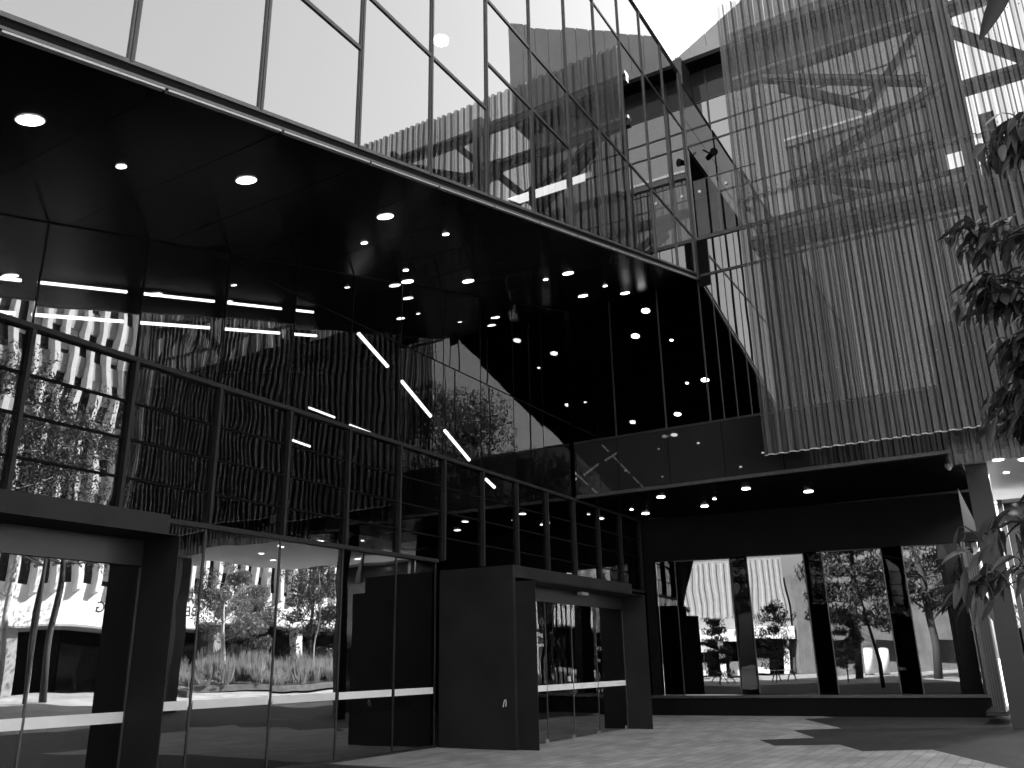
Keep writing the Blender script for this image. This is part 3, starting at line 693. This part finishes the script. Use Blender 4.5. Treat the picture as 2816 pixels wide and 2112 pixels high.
# garden bed seen through the passage
bed = [(14.5, 29.8), (13.2, 35.0), (13.5, 56.0), (23.5, 58.0), (24.5, 40.0), (20.0, 32.0)]
b = MB(); n_ = len(bed)
b.prism([(x, y) for x, y in bed], 2, .3, gz(15) + .28)
o = b.build('garden_soil', plain('mulch', .10, .9, .3, 4)); struct(o)
def inpoly(x, y):
    c = False; j = len(bed) - 1
    for i in range(len(bed)):
        if (bed[i][1] > y) != (bed[j][1] > y) and x < (bed[j][0] - bed[i][0]) * (y - bed[i][1]) / (bed[j][1] - bed[i][1]) + bed[i][0]: c = not c
        j = i
    return c
b = MB(); r_ = random.Random(11); cnt = 0
while cnt < 900:
    x, y = r_.uniform(13.3, 24.5), r_.uniform(30, 58)
    if not inpoly(x, y): continue
    cnt += 1; h = r_.uniform(.7, 1.6) * (.7 + .5 * math.sin(y * .7) ** 2); z = gz(x) + .25
    for k in range(34):
        a = r_.uniform(0, 6.283); rr = r_.uniform(.05, .55); tip = Vector((x + math.cos(a) * rr, y + math.sin(a) * rr, z + h * r_.uniform(.55, 1)))
        bx_ = x + math.cos(a) * rr * .5; by_ = y + math.sin(a) * rr * .5; w = .045
        b.add([(bx_ - w, by_, z + h * r_.uniform(0, .5)), (bx_ + w, by_ + w, z + h * .2), tuple(tip)], [(0, 1, 2)])
tag(b.build('garden_shrubs', LEAF_S), 'feathery low garden shrubs in the sunny bed mirrored through the lower glass', 'shrubs', kind='stuff')
tr_l = [(19.6, 36.2, 8.5, .16, 5200, 'gum tree with a pale upright trunk in the middle of the garden bed', BARK_W, LEAF_T, .35),
        (20.6, 39.0, 6.0, .12, 4200, 'low bushy tree with a forked dark trunk in the garden bed', BARK, LEAF_T, .25),
        (19.4, 43.6, 9.0, .07, 4200, 'slender pale-stemmed young tree beside the dark round tree in the bed', BARK_W, LEAF_D, .45),
        (19.8, 49.3, 10.5, .08, 4800, 'slender pale-stemmed tree farthest along the garden bed', BARK_W, LEAF_T, .35),
        (22.5, 46.5, 9.5, .2, 5200, 'dark round-crowned tree at the back of the garden bed', BARK, LEAF_D, .2),
        (16.0, 20.0, 17.0, .15, 5600, 'tall gum with an open crown nearest the glass wall on the open paving', BARK_W, LEAF_D, .4),
        (20.5, 27.0, 16.5, .15, 5600, 'tall gum before the lettering of the white building', BARK, LEAF_D, .5),
        (18.5, 22.8, 15.0, .16, 5200, 'tall spreading gum before the white building on the open paving', BARK, LEAF_D, .45)]
for k, (x, y, h, tr_r, n, lab, bk, lm, cf) in enumerate(tr_l):
    tree('gum_tree', lab, x, y, gz(x), h, tr_r, int(n * 1.9), .21, lm, bk, 20 + k, cf, .24, 0, 'trees around the garden bed')
tree('gum_tree', 'leafy dark tree beyond the added low passage wall', 1.5, 36.5, 0, 8.5, .15, 7000, .22, LEAF_D, BARK, 44, .15, .3, 0, 'trees around the garden bed')
big = [(13.5, -11, 23, 'big dark gum behind the viewer nearest the wall'), (19.5, -15, 27, 'tallest dark gum behind the viewer with an open crown'), (8.5, -12, 18, 'lower dark gum behind the viewer beside the nearest one'),
       (25, -22, 28, 'dark gum far behind the viewer at the plaza corner'), (15, -22, 22, 'dark gum farthest behind the viewer'), (33, -20, 22, 'dark gum behind the viewer next to the white building'), (4.5, -15, 14.5, 'smallest dark gum of the group behind the viewer')]
for k, (x, y, h, lab) in enumerate(big):
    tree('plaza_gum_tree', lab, x, y, gz(x), h, .3, 9000, .42, LEAF_D, BARK, 50 + k, .3, .2, .02, 'big trees behind the viewer', .4, 24)
for k, (x, y, h, lab) in enumerate([(-7.6, -7.5, 5.2, 'slim dark street tree behind the viewer mirrored in the second shop window'), (-4.6, -7.0, 5.0, 'slim dark street tree behind the viewer mirrored in the third shop window'), (-1.5, -9.5, 6.0, 'taller slim street tree behind the viewer to the right of the other two'), (-6.3, -15, 6.5, 'slim street tree behind the viewer close to the picnic tables'), (2.2, -8, 5.5, 'slim street tree behind the viewer nearest the brick wing')]):
    tree('street_tree', lab, x, y, 0, h, .05, 4200, .2, LEAF_D, BARK, 70 + k, .22, .16 + .03 * (k % 3), .04, 'slim street trees behind the viewer', .6, 30)

caf = thing('cafe_building', 'low pale cafe building with a white fascia behind the viewer, mirrored in the shop windows', 'building')
YC = -34.0
MB().box(-30, 4, YC - 10, YC, 4.4, 11).build('upper_wall', GREYW, caf)
bcl, _ = corrugated(-30, 4, YC + .1, 5.6, 10.8, 4, .6, .12); bcl.build('ribbed_cladding', GREYW, caf)
MB().box(-30, 4, YC, YC + 1.4, 3.3, 4.4).build('fascia', WHITEW, caf)
MB().box(-30, 4, YC - 4, YC - 3.7, 0, 4.39).build('rear_wall', DARKI, caf)
for k in range(9):
    MB().box(-29 + k * 4, -28.5 + k * 4, YC + .2, YC + .7, 0, 3.29).build('pillar', WHITEW, caf)
    MB().box(-28 + k * 4, -26.2 + k * 4, YC - .5, YC - .4, .2, 1.5).build('counter_panel', WHITEW, caf)
bk_ = thing('brick_wing', 'pale brick wing beside the cafe behind the viewer', 'building')
MB().box(4.2, 22, YC - 10, YC + 2, .0, 9).build('wall', BRICK, bk_)
for k in range(4): MB().box(6 + 4 * k, 8 + 4 * k, YC + 2.001, YC + 2.05, 1, 3).build('window', DARKWIN, bk_)
def umbrella(x, y, label):
    t = thing('market_umbrella', label, 'umbrella', 'umbrellas at the cafe', (x, y, 0))
    MB().tube([(0, 0, 0), (0, 0, 2.9)], .03, 8).build('pole', STEEL, t)
    b = MB(); b.v = [(0, 0, 2.95)] + [(1.6 * math.cos(k * math.pi / 4), 1.6 * math.sin(k * math.pi / 4), 2.35) for k in range(8)]
    b.f = [(0, 1 + k, 1 + (k + 1) % 8) for k in range(8)]; b.build('canopy', SHADE, t)
    MB().tube([(0, 0, 0), (0, 0, .1)], .3, 12).build('foot', STEEL, t)
umbrella(-9, -24, 'canvas umbrella at the cafe nearest the wall'); umbrella(-3.5, -25, 'canvas umbrella in front of the cafe fascia')
def heater(x, y, label):
    t = thing('patio_cylinder', label, 'bollard', 'white cylinders on the plaza', (x, y, 0))
    MB().tube([(0, 0, .05), (0, 0, 2.1)], .38, 18).build('body', WHITEW, t, True); MB().tube([(0, 0, 0), (0, 0, .05)], .42, 18).build('foot', FRAME_D, t)
    MB().tube([(0, 0, 2.101), (0, 0, 2.2)], [.39, .25], 18).build('lid', STEEL_L, t)
heater(7.6, -25.0, 'left white cylinder of the pair on the plaza behind the viewer'); heater(8.9, -25.2, 'right white cylinder of the pair on the plaza behind the viewer')
def bench(x, y, rz, label):
    t = thing('picnic_table', label, 'table', 'picnic tables on the plaza', (x, y, gz(x))); t.rotation_euler = (0, 0, rz)
    MB().box(-.9, .9, -.35, .35, .7, .75).build('table_top', CONC, t)
    for s in (-1, 1):
        MB().box(-.9, .9, s * .75 - .14, s * .75 + .14, .42, .46).build('seat', CONC, t)
        for q in (-1, 1): MB().bar((q * .6, s * .75, .0), (q * .6, s * .2, .7), .06, .06, (1, 0, 0)).build('leg', STEEL, t)
for k, (x, y, rz_, lab) in enumerate([(-6, -12, .2, 'picnic table nearest behind the viewer'), (-3.5, -13.5, 1.2, 'picnic table turned crosswise among the street trees'), (-.5, -12.5, .6, 'picnic table farthest right behind the viewer'), (16.5, 25.5, .4, 'picnic table beside the garden bed')]):
    bench(x, y, rz_, lab)

# ------------------------------------------------------------------ tree at the right edge
ft = thing('drooping_leaf_tree', 'dark tree with long drooping glossy leaves reaching in from the right edge', 'tree', loc=(0, 0, 0))
b = MB()
b.tube([(1.35, 4.6, 0), (1.3, 4.55, 1.2), (1.12, 4.5, 2.2), (1.0, 4.4, 3.2), (.95, 4.2, 4.3), (.85, 4.0, 5.4), (.7, 3.9, 6.4)], [.11, .1, .085, .07, .055, .04, .02], 10)
b.build('trunk', BARK, ft, True)
BR = {'top': [(1.0, 4.4, 3.1), (0.6, 4.1, 3.65), (0.36, 3.99, 3.82), (0.22, 3.95, 3.84), (0.10, 3.98, 3.72)],
 'upper': [(1.02, 4.42, 2.7), (0.6, 4.3, 3.05), (0.31, 4.17, 3.26), (0.19, 4.13, 3.39), (0.04, 4.11, 3.42), (-0.07, 4.07, 3.46)],
 'mid': [(1.04, 4.44, 2.5), (0.6, 4.35, 2.8), (0.24, 4.24, 3.08), (0.13, 4.22, 3.15), (0.01, 4.21, 3.2), (-0.06, 4.2, 3.21)],
 'midlow': [(1.06, 4.46, 2.4), (0.6, 4.4, 2.65), (0.21, 4.31, 2.88), (0.09, 4.3, 2.94), (0.02, 4.3, 2.92)],
 'low': [(1.08, 4.48, 2.3), (0.6, 4.43, 2.5), (0.17, 4.36, 2.69), (0.06, 4.36, 2.72), (-0.05, 4.37, 2.68)],
 'hang': [(1.1, 4.5, 2.25), (0.6, 4.45, 2.4), (0.18, 4.39, 2.57), (0.11, 4.38, 2.63), (0.06, 4.4, 2.58)],
 'spray': [(1.14, 4.5, 2.1), (.6, 4.3, 2.05), (0.19, 4.18, 2.03), (0.09, 4.2, 1.985), (0.0, 4.17, 1.98), (-0.09, 4.2, 1.93), (-.17, 4.17, 1.925), (-0.25, 4.2, 1.885), (-0.36, 4.18, 1.90)],
 'sprayb': [(1.14, 4.5, 2.15), (.6, 4.3, 2.1), (0.2, 4.17, 2.10), (0.09, 4.19, 2.14), (-0.02, 4.15, 2.12), (-.11, 4.18, 2.135), (-0.2, 4.17, 2.09), (-0.3, 4.16, 2.10)],
 'sprayc': [(1.12, 4.5, 2.2), (.5, 4.25, 2.2), (0.21, 4.16, 2.18), (0.06, 4.15, 2.23), (-0.03, 4.16, 2.21)],
 'tip': [(.92, 4.2, 4.2), (.7, 3.8, 4.35), (.5, 3.58, 4.32), (.36, 3.55, 4.22)]}
LN = {'top': 150, 'upper': 170, 'mid': 230, 'midlow': 190, 'low': 200, 'hang': 130, 'spray': 52, 'sprayb': 34, 'sprayc': 26, 'tip': 2}
def leaf(b, p, d, side, L, W, curl):
    """lanceolate leaf with a folded midrib, bending downwards along its length"""
    d = d.normalized(); side = (side - d * side.dot(d)).normalized(); nrm = d.cross(side)
    n = 6; q = Vector(p); rows = []
    for i in range(n + 1):
        f = i / n; w = W * math.sin(math.pi * min(1, f * .93 + .03)) ** .8 * (1 - .35 * f) * .5
        rows.append((q + side * w + nrm * w * .35, q.copy(), q - side * w + nrm * w * .35))
        d = (d + Vector((0, 0, -curl / n)) ).normalized(); q = q + d * (L / n)
    o = len(b.v)
    for rw in rows: b.v += [tuple(v) for v in rw]
    for i in range(n):
        k = o + 3 * i; b.f += [(k, k + 1, k + 4, k + 3), (k + 1, k + 2, k + 5, k + 4)]
br_ = MB(); r_ = random.Random(21)
for nme, pts in BR.items():
    pts = [Vector(p) + Vector((.05, .028, 0)) for p in pts]; m = len(pts); br_ = MB()
    br_.tube([tuple(p) for p in pts], [.011 * (1 - i / m) + .003 for i in range(m)], 6)
    lb_ = MB(); n = LN[nme]
    for k in range(n):
        i0 = 1 if nme != 'tip' else 2
        f = r_.uniform(i0, m - 1) if not nme.startswith('spray') else r_.uniform(2, m - 1)
        if nme == 'tip': f = m - 1.05
        i = min(m - 2, int(f)); p = pts[i].lerp(pts[i + 1], f - i)
        tw_ = r_.uniform(0, .07) if nme.startswith('spray') else r_.uniform(0, .12)
        a = r_.uniform(0, 6.283); off = Vector((math.cos(a) * tw_, math.sin(a) * tw_, r_.uniform(-.10, .07) if tw_ else 0))
        if tw_ > .03: br_.tube([tuple(p), tuple(p + off * .6 + Vector((0, 0, .015))), tuple(p + off)], [.004, .003, .002], 4, False)
        t = (pts[i + 1] - pts[i]).normalized()
        d = Vector((r_.uniform(-.7, .7), r_.uniform(-.7, .7), r_.uniform(-1.0, .15))) + t * .5
        if nme.startswith('spray'): d = Vector((r_.uniform(-1, 1), r_.uniform(-1, 1), r_.uniform(-1.1, .35))) + t * .8
        if nme == 'tip': d = Vector((-.25, .02, -1.0 + .2 * k))
        s_ = Vector((r_.uniform(-1, 1), r_.uniform(-1, 1), r_.uniform(-.4, .4)))
        leaf(lb_, p + off, d, s_, r_.uniform(.085, .145) * (1.15 if nme.startswith('spray') else 1), r_.uniform(.032, .05), r_.uniform(.6, 1.5))
    if nme == 'tip': leaf(lb_, Vector((.33, 3.17, 4.02)), Vector((-.17, .13, -.16)), Vector((.5, .1, -.6)), .27, .085, .12)
    lb_.build('foliage', LEAF_FG, ft, True); br_.build('limb', BARK, ft, True)
leaf_cloud(1500, [(1.3, 4.6, 4.8, .7), (.95, 4.3, 5.6, .6), (1.9, 4.9, 4.4, .7), (1.8, 5.0, 5.5, .7), (1.9, 4.6, 3.2, .6)], .15, .6, 5).build('crown', LEAF_FG, ft)
